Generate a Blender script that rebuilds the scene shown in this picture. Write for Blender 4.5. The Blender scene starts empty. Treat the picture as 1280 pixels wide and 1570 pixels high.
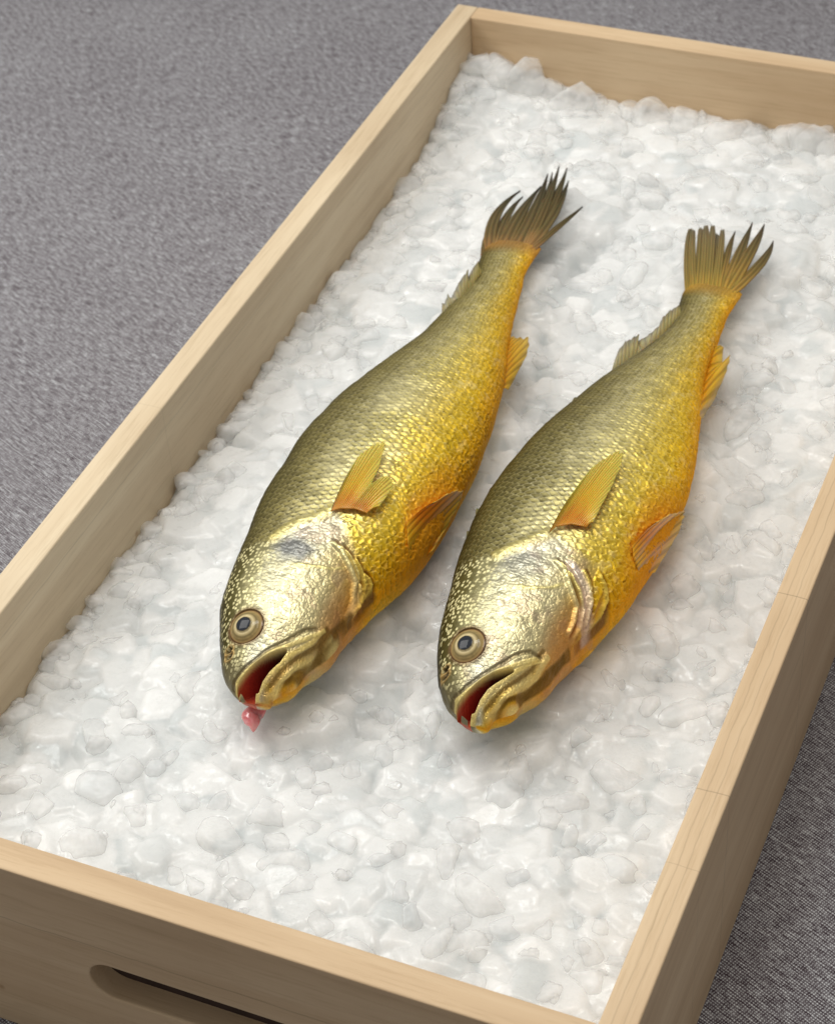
import bpy, bmesh, math, random
import numpy as np
from mathutils import Matrix, Vector

S = bpy.context.scene
C = S.collection

# ------------------------------------------------------------------ camera
W, L, T, H = 0.36, 0.76679, 0.0157, 0.12609      # crate: inner width, inner length, board, height
cam = bpy.data.objects.new('camera', bpy.data.cameras.new('camera'))
C.objects.link(cam)
cam.data.sensor_fit = 'VERTICAL'; cam.data.sensor_height = 36.0
cam.data.lens = 74.692
cam.data.clip_start = .01; cam.data.clip_end = 60
cam.location = (0.52544, -0.48579, 0.85885)
cam.rotation_mode = 'QUATERNION'
cam.rotation_quaternion = (Matrix.Rotation(0.442833, 3, 'Z') @ Matrix.Rotation(0.848991, 3, 'X')
                           @ Matrix.Rotation(-0.070907, 3, 'Z')).to_quaternion()
cam.data.dof.use_dof = True; cam.data.dof.focus_distance = 1.03; cam.data.dof.aperture_fstop = 20
S.camera = cam

# ------------------------------------------------------------------ light
world = bpy.data.worlds.new('World'); S.world = world; world.use_nodes = True
bg = world.node_tree.nodes['Background']
bg.inputs['Color'].default_value = (1.0, .975, .945, 1); bg.inputs['Strength'].default_value = 0.32

def area(name, loc, to, sx, sy, power, col):
    l = bpy.data.lights.new(name, 'AREA'); l.shape = 'RECTANGLE'; l.size = sx; l.size_y = sy
    l.energy = power; l.color = col
    o = bpy.data.objects.new(name, l); C.objects.link(o); o.location = loc
    o.rotation_euler = (Vector(to) - Vector(loc)).to_track_quat('-Z', 'Y').to_euler()
    return o
area('key_light', (-0.85, 0.22, 1.12), (-.05, .22, .1), .65, .65, 11.8, (1.0, .985, .95))
area('ceiling_light', (-0.15, 0.60, 1.9), (.12, .35, .1), .8, .4, 14.0, (.97, 1.0, .99))
area('warm_ceiling_light', (0.36, 0.42, 1.75), (.25, .34, .1), .7, .7, 11, (1.0, .90, .78))
S.view_settings.view_transform = 'Standard'; S.view_settings.look = 'None'
S.view_settings.gamma = 1; S.view_settings.exposure = -.19
S.render.film_transparent = False
try:
    S.cycles.use_denoising = True
    S.cycles.max_bounces = 10; S.cycles.transmission_bounces = 6; S.cycles.transparent_max_bounces = 8
    S.cycles.sample_clamp_indirect = 6
except Exception: pass

# ------------------------------------------------------------------ helpers
def tag(o, label=None, cat=None, group=None, kind=None):
    if label: o['label'] = label
    if cat: o['category'] = cat
    if group: o['group'] = group
    if kind: o['kind'] = kind
    return o

def empty(name, loc=(0, 0, 0)):
    o = bpy.data.objects.new(name, None); C.objects.link(o); o.location = loc; o.empty_display_size = .02
    return o

def link(name, me, mat, parent=None):
    o = bpy.data.objects.new(name, me)
    if mat: me.materials.append(mat)
    C.objects.link(o)
    if parent: o.parent = parent
    return o

def grid_mesh(name, P, cols=None, mr=None, wrap=False, smooth=True):
    """P (n, m, 3) -> quad mesh; wrap closes the second direction; vertex colours optional"""
    n, m = P.shape[:2]
    idx = np.arange(n*m).reshape(n, m)
    if wrap: nx = np.roll(idx, -1, 1)
    a = idx[:-1, :] if wrap else idx[:-1, :-1]
    b = idx[1:, :] if wrap else idx[1:, :-1]
    c = nx[1:, :] if wrap else idx[1:, 1:]
    d = nx[:-1, :] if wrap else idx[:-1, 1:]
    F = np.stack([a, b, c, d], -1).reshape(-1, 4)
    return raw_mesh(name, P.reshape(-1, 3), F, cols, mr, smooth)

def raw_mesh(name, V, F, cols=None, mr=None, smooth=True):
    me = bpy.data.meshes.new(name)
    F = np.ascontiguousarray(F, dtype=np.int32); k = F.shape[1]
    me.vertices.add(len(V)); me.vertices.foreach_set('co', np.ascontiguousarray(V, dtype=np.float32).ravel())
    me.loops.add(F.size); me.loops.foreach_set('vertex_index', F.ravel())
    me.polygons.add(len(F)); me.polygons.foreach_set('loop_start', np.arange(0, F.size, k, dtype=np.int32))
    me.polygons.foreach_set('loop_total', np.full(len(F), k, dtype=np.int32))
    me.update(calc_edges=True)
    me.polygons.foreach_set('use_smooth', np.full(len(F), smooth, dtype=bool))
    for nm, A in (('col', cols), ('mr', mr)):
        if A is None: continue
        A = A.reshape(-1, 3)
        at = me.color_attributes.new(nm, 'FLOAT_COLOR', 'POINT')
        at.data.foreach_set('color', np.concatenate([A, np.ones((len(A), 1))], 1).astype(np.float32).ravel())
    me.validate(); me.update()
    return me

# numpy noise
def hsh(i, j, s=0):
    n = (i.astype(np.int64)*374761393 + j.astype(np.int64)*668265263 + s*1442695041) & 0xffffffff
    n = ((n ^ (n >> 13))*1274126177) & 0xffffffff
    n = ((n ^ (n >> 16))*2246822519) & 0xffffffff
    return ((n ^ (n >> 15)) & 0xffffff)/float(0xffffff)

def vnoise(x, y, s=0):
    i = np.floor(x); j = np.floor(y); u = x-i; v = y-j
    u = u*u*(3-2*u); v = v*v*(3-2*v)
    a = hsh(i, j, s); b = hsh(i+1, j, s); c = hsh(i, j+1, s); d = hsh(i+1, j+1, s)
    return a+(b-a)*u+(c-a)*v+(a-b-c+d)*u*v

def fbm(x, y, s=0, o=4):
    r = 0; a = .5; t = 0
    for k in range(o):
        r = r + a*vnoise(x*2**k+k*13.7, y*2**k+k*7.1, s+k); t += a; a *= .5
    return r/t

def worley(x, y, s=0):
    """F1, F2, id of the nearest cell"""
    i = np.floor(x); j = np.floor(y)
    f1 = np.full(x.shape, 9.0); f2 = np.full(x.shape, 9.0); cid = np.zeros(x.shape)
    for di in (-1, 0, 1):
        for dj in (-1, 0, 1):
            a = i+di; b = j+dj
            d = np.hypot(a+.15+.7*hsh(a, b, s)-x, b+.15+.7*hsh(a, b, s+5)-y)
            m = d < f1
            f2 = np.where(m, f1, np.minimum(f2, d)); cid = np.where(m, hsh(a, b, s+9), cid); f1 = np.where(m, d, f1)
    return f1, f2, cid

def sst(a, b, x):
    t = np.clip((x-a)/(b-a), 0, 1); return t*t*(3-2*t)

def pdist(t, w, pl):
    """distance to a polyline and the position 0..1 along it; also signed side"""
    pl = [(q[0], q[1]) for q in pl]
    best = np.full(t.shape, 1e9); u = np.zeros(t.shape); sd = np.zeros(t.shape)
    n = len(pl)-1
    for k, (a, b) in enumerate(zip(pl[:-1], pl[1:])):
        dx, dy = b[0]-a[0], b[1]-a[1]; l2 = dx*dx+dy*dy+1e-12
        s = np.clip(((t-a[0])*dx+(w-a[1])*dy)/l2, 0, 1)
        ex = t-a[0]-s*dx; ey = w-a[1]-s*dy
        d = np.hypot(ex, ey); m = d < best
        best = np.where(m, d, best); u = np.where(m, (k+s)/n, u); sd = np.where(m, dx*ey-dy*ex, sd)
    return best, u, sd

def inpoly(t, w, pl):
    r = np.zeros(t.shape, bool); n = len(pl)
    for k in range(n):
        x1, y1 = pl[k][0], pl[k][1]; x2, y2 = pl[(k+1) % n][0], pl[(k+1) % n][1]
        c = ((y1 > w) != (y2 > w)) & (t < (x2-x1)*(w-y1)/((y2-y1) if y2 != y1 else 1e-9)+x1)
        r ^= c
    return r

# material helpers
def new_mat(name):
    m = bpy.data.materials.new(name); m.use_nodes = True
    nt = m.node_tree; return m, nt, nt.nodes, nt.links, nt.nodes['Principled BSDF']

def N(nt, kind, **kw):
    n = nt.nodes.new(kind)
    for k, v in kw.items():
        if k.startswith('i_'): n.inputs[k[2:].replace('_', ' ')].default_value = v
        else: setattr(n, k, v)
    return n

def ramp(nt, stops, interp='LINEAR'):
    r = nt.nodes.new('ShaderNodeValToRGB'); e = r.color_ramp.elements; r.color_ramp.interpolation = interp
    while len(e) < len(stops): e.new(.5)
    for k, (p, c) in enumerate(stops): e[k].position = p; e[k].color = (*c, 1) if len(c) == 3 else c
    return r

# ------------------------------------------------------------------ fish outlines and features, in each fish's own frame (metres: along, towards belly, height)
FISH = {
 'A': {
  'mouth': [(0.0002,0.0011,0.1071),(0.0018,-0.0017,0.1106),(0.0037,-0.002,0.1136),(0.0085,0.001,0.1184),(0.0149,0.0049,0.1216),(0.02,0.0095,0.1229),(0.0243,0.0138,0.1225),(0.0186,0.0128,0.1212),(0.0119,0.0095,0.1192),(0.0069,0.0079,0.1167),(0.0028,0.0078,0.1139),(0.0001,0.0075,0.1085)],
  'uplip': [(0.0012,-0.0024,0.1072),(0.003,-0.0041,0.1106),(0.0063,-0.0023,0.1162),(0.0116,0.0015,0.1202),(0.0179,0.0053,0.1229),(0.0239,0.0107,0.1237),(0.0277,0.0147,0.1231),(0.035,0.0205,0.1225),(0.0422,0.0251,0.121)],
  'ucrease': [(0.0028,-0.0049,0.1072),(0.0047,-0.0062,0.1118),(0.0085,-0.0031,0.1177),(0.0139,0.0015,0.1213),(0.0212,0.0065,0.1239),(0.0281,0.0124,0.1245),(0.0336,0.0163,0.1248),(0.0385,0.0192,0.1251),(0.0422,0.023,0.1233)],
  'lolip': [(0.0001,0.0081,0.1076),(0.003,0.0084,0.1139),(0.0087,0.0096,0.1173),(0.0146,0.0123,0.1196),(0.0208,0.015,0.1207),(0.0272,0.0183,0.1202),(0.036,0.0234,0.12),(0.0449,0.0261,0.1206)],
  'c1': [(0.0001,0.0105,0.1078),(0.0078,0.013,0.1146),(0.0169,0.0167,0.1182),(0.0264,0.0201,0.1179),(0.0375,0.0259,0.1171),(0.0472,0.027,0.1199)],
  'c2': [(0.0082,0.0155,0.1121),(0.0143,0.0197,0.1131),(0.0259,0.0231,0.1098),(0.0365,0.0276,0.109),(0.0444,0.0297,0.1114),(0.0518,0.0299,0.1131)],
  'c3': [(0.0076,0.0154,0.1029),(0.0182,0.0222,0.1041),(0.036,0.0268,0.1011),(0.0542,0.0295,0.0992),(0.0644,0.0308,0.1005)],
  'shoulder': [(0.0798,-0.0194,0.136),(0.0889,-0.014,0.1384),(0.096,-0.0071,0.14),(0.1018,0.0009,0.1407),(0.1094,0.0061,0.1409)],
  'gold': [(0.0677,-0.003,0.1371),(0.0719,0.0095,0.136),(0.0754,0.0183,0.133),(0.082,0.0245,0.1299)],
  'g1': [(0.0904,0.0108,0.138),(0.0873,0.0187,0.1346),(0.082,0.0252,0.1294),(0.0776,0.0293,0.1235),(0.0698,0.031,0.1165),(0.0637,0.0311,0.1104),(0.0592,0.0305,0.1039)],
  'g2': [(0.0904,0.016,0.1363),(0.0873,0.0231,0.132),(0.0828,0.0284,0.1263),(0.0769,0.0314,0.1194),(0.0698,0.032,0.1122),(0.0624,0.031,0.1057)],
  'g3': [(0.0889,0.0245,0.1314),(0.085,0.03,0.1249),(0.0813,0.0328,0.1181),(0.0733,0.0327,0.1115),(0.0644,0.0313,0.1062)],
  'g4': [(0.0858,0.0304,0.1246),(0.0858,0.0343,0.1164),(0.0828,0.0347,0.1081),(0.0747,0.0332,0.1056),(0.0657,0.0312,0.1016)],
  'patch': [(0.079,-0.0055,0.1386),(0.0866,0.0008,0.1392),(0.0719,0.0006,0.1376)],
  'cheek': [(0.0512,0.0107,0.132)],
  'eye': [(0.0303,-0.0096,0.1268)],
  'nostril': [(0.0189,-0.0141,0.119),(0.0162,-0.013,0.118)],
  'chin': [(0.0561,0.03,0.1129)],
  'blades': [[[0.3865,-0.0128,0.0962],[0.4194,-0.0249,0.0962],[0.4482,-0.0284,0.092],0.0015,0],[[0.3991,-0.0128,0.0962],[0.4438,-0.0273,0.0962],[0.4866,-0.0245,0.092],0.0036,0],[[0.4023,-0.0128,0.0962],[0.4456,-0.0214,0.0962],[0.4833,-0.0216,0.092],0.003,0],[[0.4047,-0.0103,0.0962],[0.4479,-0.0137,0.0962],[0.4959,-0.0134,0.092],0.0043,0],[[0.4075,-0.0048,0.0962],[0.4522,-0.0053,0.0962],[0.5117,-0.0139,0.092],0.0045,0],[[0.4086,-0.001,0.0962],[0.4605,-0.0019,0.0962],[0.5161,-0.0122,0.092],0.0032,0],[[0.4092,0.0011,0.0962],[0.4627,-0.0006,0.0962],[0.5218,-0.0093,0.092],0.0032,0],[[0.4106,0.0012,0.0962],[0.4672,0.0022,0.0962],[0.5232,-0.0044,0.092],0.0034,0],[[0.4111,0.0012,0.0962],[0.4591,0.0057,0.0962],[0.5085,0.0014,0.092],0.0041,0],[[0.4069,0.0012,0.0962],[0.4461,0.0137,0.0962],[0.4801,0.0203,0.092],0.0022,0]],
  'pect': [[[0.1051,0.006,0.1436],[0.1085,0.0096,0.1434],[0.112,0.0163,0.1422],[0.1129,0.0227,0.1401]],[[0.1322,0.0058,0.1485],[0.1459,0.0057,0.1486],[0.1562,0.009,0.1482],[0.1628,0.014,0.1474],[0.1567,0.016,0.1474],[0.1408,0.0191,0.1471],[0.1284,0.0197,0.1465],[0.1365,0.023,0.146],[0.1387,0.0265,0.1451],[0.1334,0.03,0.1434],[0.1165,0.0286,0.1432]]],
  'anal': [[[0.3202,0.0262,0.1027],[0.3056,0.0301,0.1045],[0.2885,0.0347,0.1045],[0.2747,0.0379,0.1026]],[[0.3272,0.027,0.1],[0.3258,0.029,0.1],[0.3281,0.031,0.1],[0.3267,0.0336,0.1],[0.3305,0.0348,0.1],[0.3239,0.0381,0.1],[0.3121,0.0401,0.1],[0.298,0.0405,0.1],[0.2779,0.0406,0.1]]],
  'pelv': [[[0.1228,0.0401,0.1294],[0.1155,0.043,0.1221],[0.1138,0.0445,0.1097],[0.12,0.0419,0.0937]],[[0.1461,0.0478,0.1263],[0.1589,0.0497,0.1225],[0.1689,0.051,0.117],[0.1771,0.0515,0.1107],[0.1731,0.0514,0.1083],[0.1649,0.0515,0.1072],[0.1506,0.0508,0.1046],[0.1318,0.0499,0.1046]]],
  'dors': [[[0.3158,-0.014,0.1149],[0.3322,-0.0105,0.1141],[0.3505,-0.0091,0.1114],[0.3773,-0.0103,0.1067]],[[0.3475,-0.0264,0.1],[0.3464,-0.0245,0.1],[0.3569,-0.0263,0.1],[0.3518,-0.0229,0.1],[0.3707,-0.0241,0.1],[0.3865,-0.0237,0.1],[0.3769,-0.0204,0.1],[0.3886,-0.0211,0.1],[0.396,-0.0207,0.1],[0.3866,-0.0164,0.1]]],
  't0': 0.00012,
  't1': 0.42527,
  'zc': 0.107,
  'o': [0.13191,0.12903],
  'a': [-0.0276,0.999619],
  'D': [0.0063,-0.00131,-0.00147,-0.00232,-0.00359,-0.00518,-0.0071,-0.00928,-0.01147,-0.01359,-0.01556,-0.01727,-0.01888,-0.02056,-0.02236,-0.02417,-0.02592,-0.02771,-0.02963,-0.0317,-0.03383,-0.03564,-0.03679,-0.03769,-0.03869,-0.03965,-0.04051,-0.04139,-0.04233,-0.04329,-0.04429,-0.04539,-0.04669,-0.0478,-0.04822,-0.04792,-0.04771,-0.04805,-0.04862,-0.04869,-0.0479,-0.04665,-0.04529,-0.04367,-0.04161,-0.03869,-0.03562,-0.03282,-0.02971,-0.02598,-0.02297,-0.02116,-0.01997,-0.01866,-0.0166,-0.01508,-0.01486,-0.01691,-0.02091,-0.02249,-0.02309],
  'V': [0.0073,0.01541,0.01545,0.01533,0.01506,0.01476,0.01467,0.01509,0.01615,0.01765,0.01944,0.0212,0.02241,0.02276,0.02273,0.0232,0.02465,0.02669,0.02849,0.02978,0.03042,0.03043,0.03034,0.03087,0.03194,0.03306,0.03416,0.03538,0.0371,0.0395,0.04222,0.04467,0.04639,0.04741,0.0481,0.04859,0.04892,0.04912,0.04914,0.04904,0.04901,0.04888,0.04818,0.04702,0.04566,0.04418,0.04256,0.04075,0.03861,0.036,0.03301,0.02971,0.02633,0.02319,0.02043,0.018,0.0154,0.01242,0.00932,0.0098,0.0102],
  'pink': [[0.0106,0.0017,0.091],[0.0051,0.0008,0.091],[0.0014,0.0037,0.091],[-0.002,0.0056,0.091]],
 },
 'B': {
  'mouth': [(-0.0005,0.0046,0.1075),(0.0013,-0.0006,0.108),(0.0024,-0.0016,0.1118),(0.0056,0.0012,0.1177),(0.0116,0.0047,0.1214),(0.0191,0.0101,0.1239),(0.0253,0.0169,0.1235),(0.018,0.0125,0.1226),(0.0125,0.0091,0.1212),(0.0067,0.0072,0.1183),(0.0017,0.0069,0.1149),(-0.0012,0.0063,0.1086)],
  'uplip': [(0.0028,-0.0034,0.1073),(0.0036,-0.0042,0.111),(0.0062,-0.0001,0.118),(0.0128,0.0046,0.122),(0.0202,0.0101,0.1243),(0.027,0.0167,0.1245),(0.0333,0.0221,0.124),(0.0386,0.026,0.1223)],
  'ucrease': [(0.0038,-0.0051,0.1073),(0.005,-0.0065,0.1102),(0.0074,-0.0021,0.1183),(0.014,0.0029,0.1227),(0.0213,0.0085,0.1251),(0.027,0.0128,0.1262),(0.0328,0.0167,0.127),(0.0381,0.0217,0.126),(0.0391,0.0263,0.1222)],
  'lolip': [(-0.0014,0.0072,0.1087),(0.0034,0.008,0.1162),(0.0105,0.0103,0.1197),(0.018,0.0143,0.1219),(0.0253,0.0183,0.1227),(0.0319,0.0226,0.1229),(0.0376,0.0265,0.1215)],
  'c1': [(-0.0015,0.0115,0.1088),(0.0046,0.0121,0.1148),(0.0131,0.0158,0.1186),(0.0217,0.0198,0.1195),(0.0314,0.0248,0.1203),(0.0433,0.0263,0.1233)],
  'c2': [(0.0009,0.0126,0.1125),(0.0091,0.0177,0.1121),(0.0206,0.0237,0.1121),(0.0323,0.0289,0.1128),(0.0407,0.0309,0.1138),(0.0534,0.0334,0.1103)],
  'c3': [(0.0072,0.0151,0.1006),(0.0191,0.0238,0.1043),(0.0361,0.0306,0.104),(0.057,0.0342,0.1021)],
  'shoulder': [(0.0811,-0.0177,0.1367),(0.087,-0.0113,0.1391),(0.0954,-0.0025,0.1409),(0.1034,0.0045,0.1413)],
  'gold': [(0.0659,-0.0007,0.1378),(0.0685,0.0095,0.1373),(0.074,0.0181,0.1357),(0.0796,0.0224,0.1346)],
  'g1': [(0.0907,0.0117,0.1394),(0.0862,0.0198,0.1366),(0.0782,0.0271,0.1317),(0.0733,0.0317,0.1265),(0.0659,0.0329,0.1222),(0.0576,0.0325,0.1186)],
  'g2': [(0.09,0.0156,0.1384),(0.0862,0.0232,0.1352),(0.0811,0.0303,0.1299),(0.0747,0.0342,0.1238),(0.0665,0.0352,0.1178),(0.0583,0.0341,0.114)],
  'g3': [(0.0938,0.0266,0.1345),(0.0892,0.0319,0.1301),(0.0811,0.036,0.1235),(0.0712,0.0367,0.1165),(0.062,0.0353,0.113)],
  'g4': [(0.0978,0.0328,0.1309),(0.0946,0.0382,0.1244),(0.09,0.0409,0.1171),(0.0818,0.0404,0.1093),(0.0705,0.0378,0.1061),(0.057,0.0344,0.1095)],
  'patch': [(0.0811,-0.0028,0.1395),(0.0892,0.0037,0.1403),(0.0754,0.0025,0.139)],
  'cheek': [(0.0528,0.0126,0.1336)],
  'eye': [(0.0292,-0.0082,0.1276)],
  'nostril': [(0.018,-0.0148,0.1183),(0.0156,-0.0139,0.1172)],
  'chin': [(0.0552,0.0319,0.1185)],
  'blades': [[[0.3648,-0.0102,0.0962],[0.4139,-0.0293,0.0962],[0.454,-0.0407,0.092],0.0016,1],[[0.3737,-0.0102,0.0962],[0.4195,-0.0275,0.0962],[0.4519,-0.038,0.092],0.0019,1],[[0.376,-0.0102,0.0962],[0.4232,-0.0242,0.0962],[0.4581,-0.035,0.092],0.0021,1],[[0.3797,-0.0078,0.0962],[0.4245,-0.0208,0.0962],[0.4596,-0.0322,0.092],0.0021,1],[[0.382,-0.005,0.0962],[0.4257,-0.0175,0.0962],[0.4616,-0.0283,0.092],0.0021,1],[[0.3828,-0.003,0.0962],[0.4223,-0.0131,0.0962],[0.4556,-0.0235,0.092],0.0019,1],[[0.3837,-0.0005,0.0962],[0.4254,-0.0114,0.0962],[0.4582,-0.0208,0.092],0.0019,1],[[0.3844,0.001,0.0962],[0.4291,-0.0081,0.0962],[0.4614,-0.0134,0.092],0.0021,0],[[0.3855,0.0028,0.0962],[0.4316,-0.0014,0.0962],[0.4747,-0.0064,0.092],0.0033,0],[[0.3851,0.0038,0.0962],[0.4339,0.0048,0.0962],[0.4733,0.0018,0.092],0.0035,0],[[0.3804,0.0038,0.0962],[0.4246,0.013,0.0962],[0.46,0.0119,0.092],0.0034,0]],
  'pect': [[[0.1018,0.0055,0.1442],[0.1075,0.0072,0.1443],[0.1126,0.0132,0.1437],[0.1152,0.0206,0.1419]],[[0.1267,0.0071,0.1485],[0.1396,0.0079,0.1484],[0.1546,0.0091,0.1476],[0.1652,0.0121,0.1467],[0.1758,0.0164,0.1452],[0.1722,0.0196,0.1449],[0.1616,0.0218,0.1452],[0.1453,0.0232,0.1456],[0.1294,0.0234,0.1456],[0.1164,0.0238,0.145]]],
  'anal': [[[0.3318,0.0164,0.1019],[0.3174,0.0182,0.1006],[0.2855,0.0247,0.1049],[0.2514,0.0328,0.112]],[[0.3328,0.0182,0.1],[0.3354,0.019,0.1],[0.334,0.0213,0.1],[0.3196,0.0251,0.1],[0.3217,0.0265,0.1],[0.3301,0.0273,0.1],[0.3155,0.0301,0.1],[0.2864,0.0319,0.1],[0.2665,0.0311,0.1]]],
  'pelv': [[[0.1248,0.0416,0.1283],[0.1204,0.0439,0.124],[0.1204,0.046,0.1175],[0.1275,0.0461,0.1008]],[[0.1475,0.0471,0.1266],[0.1607,0.0495,0.1223],[0.1715,0.0506,0.1149],[0.1863,0.0493,0.1032],[0.1784,0.0511,0.1036],[0.169,0.0518,0.1026],[0.1536,0.0503,0.1],[0.1375,0.0496,0.1]]],
  'dors': [[[0.2721,-0.0251,0.1152],[0.2922,-0.0187,0.1129],[0.3231,-0.0129,0.1078],[0.3509,-0.0099,0.1058]],[[0.3047,-0.0343,0.1],[0.3127,-0.0355,0.1],[0.3201,-0.0347,0.1],[0.3225,-0.0331,0.1],[0.331,-0.0296,0.1],[0.3214,-0.0287,0.1],[0.3309,-0.0239,0.1],[0.3416,-0.0213,0.1],[0.3515,-0.0222,0.1],[0.3575,-0.0208,0.1],[0.3617,-0.0184,0.1],[0.3653,-0.0174,0.1],[0.3623,-0.0144,0.1]]],
  't0': -0.00154,
  't1': 0.3941,
  'zc': 0.107,
  'o': [0.23703,0.15314],
  'a': [0.033638,0.999434],
  'D': [0.00865,0.0058,0.00636,0.00496,0.00216,-0.00055,-0.00289,-0.00514,-0.00761,-0.01029,-0.01277,-0.01485,-0.01672,-0.01859,-0.02034,-0.02199,-0.02368,-0.02545,-0.02716,-0.02869,-0.03021,-0.03178,-0.03319,-0.03425,-0.03529,-0.03653,-0.03793,-0.03936,-0.04079,-0.04216,-0.04341,-0.04455,-0.04568,-0.04672,-0.04758,-0.0483,-0.04879,-0.0489,-0.04863,-0.04812,-0.04747,-0.04674,-0.04573,-0.04449,-0.04297,-0.04102,-0.03889,-0.03681,-0.03473,-0.03239,-0.02928,-0.02535,-0.02132,-0.01783,-0.01529,-0.01393,-0.01355,-0.01451,-0.01783,-0.02052,-0.02112],
  'V': [0.00965,0.0142,0.01428,0.01458,0.01501,0.01535,0.01538,0.01524,0.01554,0.01672,0.01874,0.02101,0.02271,0.02355,0.02407,0.02498,0.02664,0.02863,0.03028,0.03135,0.03191,0.0323,0.03306,0.03428,0.03565,0.03695,0.03827,0.03972,0.04116,0.04239,0.04362,0.04494,0.04601,0.0466,0.04696,0.0474,0.0481,0.04895,0.04963,0.04962,0.04897,0.04806,0.0471,0.04598,0.04445,0.04245,0.03989,0.03699,0.03395,0.03093,0.02798,0.02502,0.02222,0.01971,0.01788,0.0166,0.01541,0.0136,0.01134,0.01206,0.01246],
 },
}
def gsm(a, n):
    if n <= 0: return a
    k = np.exp(-0.5*(np.arange(-3*n, 3*n+1)/n)**2); k /= k.sum()
    p = np.pad(a, 3*n, mode='reflect', reflect_type='odd')
    return np.convolve(p, k, 'valid')
HP = np.array([[0, .0015], [.006, .007], [.02, .0115], [.05, .0175], [.1, .025], [.17, .031], [.26, .0345], [.36, .036],
               [.47, .0335], [.6, .0265], [.72, .0185], [.85, .0125], [1, .0028]])
def fish_table(fd, n=400):
    """q = sqrt of the distance along the fish; returns T, dorsal w, ventral w, half thickness, centre height"""
    q = np.linspace(0, 1, n); T = fd['t0'] + (fd['t1']-fd['t0'])*q*q
    qs = np.linspace(0, 1, len(fd['D']))
    D = np.interp(q, qs, fd['D']); V = np.interp(q, qs, fd['V'])
    D = gsm(D, 5); V = gsm(V, 5)
    h = np.interp(q, np.sqrt(HP[:, 0]), HP[:, 1]); h = gsm(h, 10)
    zc = fd['zc'] - 0.012*np.clip((q*q-.45)/.55, 0, 1)**1.5
    return q, T, D, V, np.maximum(h, .0008), zc
def section(mid, half, h, zc, th):
    s = np.sin(th); c = np.cos(th)
    w = mid - half*c
    z = zc + h*np.sign(s)*np.abs(s)**.86
    return w, z

# ------------------------------------------------------------------ cloth the crate stands on
def cloth_mat():
    m, nt, nd, lk, b = new_mat('heather_grey_woven_cloth')
    tc = N(nt, 'ShaderNodeTexCoord')
    mp = N(nt, 'ShaderNodeMapping'); mp.inputs['Rotation'].default_value = (0, 0, math.radians(23.5))
    lk.new(tc.outputs['Object'], mp.inputs['Vector'])
    def streak(sx, sy, detail, rough=.6):
        q = N(nt, 'ShaderNodeMapping'); q.inputs['Scale'].default_value = (sx, sy, 1)
        lk.new(mp.outputs[0], q.inputs['Vector'])
        n = N(nt, 'ShaderNodeTexNoise', i_Scale=1.0, i_Detail=detail, i_Roughness=rough)
        lk.new(q.outputs[0], n.inputs['Vector']); return n.outputs['Fac']
    a = streak(110, 900, 3); c = streak(900, 300, 2); big = streak(9, 14, 3)
    ws = []
    for ax, sc in (('X', 215.), ('Y', 225.)):
        w = N(nt, 'ShaderNodeTexWave', bands_direction=ax, i_Scale=sc, i_Distortion=2.6, i_Detail=2.0)
        w.inputs['Detail Scale'].default_value = 1.5
        lk.new(mp.outputs[0], w.inputs['Vector']); ws.append(w.outputs['Fac'])
    def mth(op, x, y):
        k = N(nt, 'ShaderNodeMath', operation=op)
        for i, v in enumerate((x, y)):
            if isinstance(v, (int, float)): k.inputs[i].default_value = v
            else: lk.new(v, k.inputs[i])
        return k.outputs[0]
    weave = mth('MULTIPLY', ws[0], ws[1])
    s = mth('ADD', mth('MULTIPLY', a, .50), mth('MULTIPLY', c, .26))
    s = mth('ADD', s, mth('MULTIPLY', weave, .22)); s = mth('ADD', s, mth('MULTIPLY', big, .05))
    r = ramp(nt, [(.345, (.034, .018, .027)), (.445, (.160, .145, .160)), (.545, (.35, .36, .378)), (.675, (.74, .765, .79))])
    lk.new(s, r.inputs[0]); lk.new(r.outputs[0], b.inputs['Base Color'])
    b.inputs['Roughness'].default_value = .9
    b.inputs['Sheen Weight'].default_value = .15
    bp = N(nt, 'ShaderNodeBump', i_Strength=.9, i_Distance=.0006); lk.new(s, bp.inputs['Height'])
    lk.new(bp.outputs[0], b.inputs['Normal'])
    return m
bm = bmesh.new(); bmesh.ops.create_grid(bm, x_segments=8, y_segments=8, size=3)
me = bpy.data.meshes.new('ground'); bm.to_mesh(me); bm.free()
g = link('ground', me, cloth_mat()); tag(g, 'grey heather woven cloth spread under the wooden crate', 'cloth', kind='structure')

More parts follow.
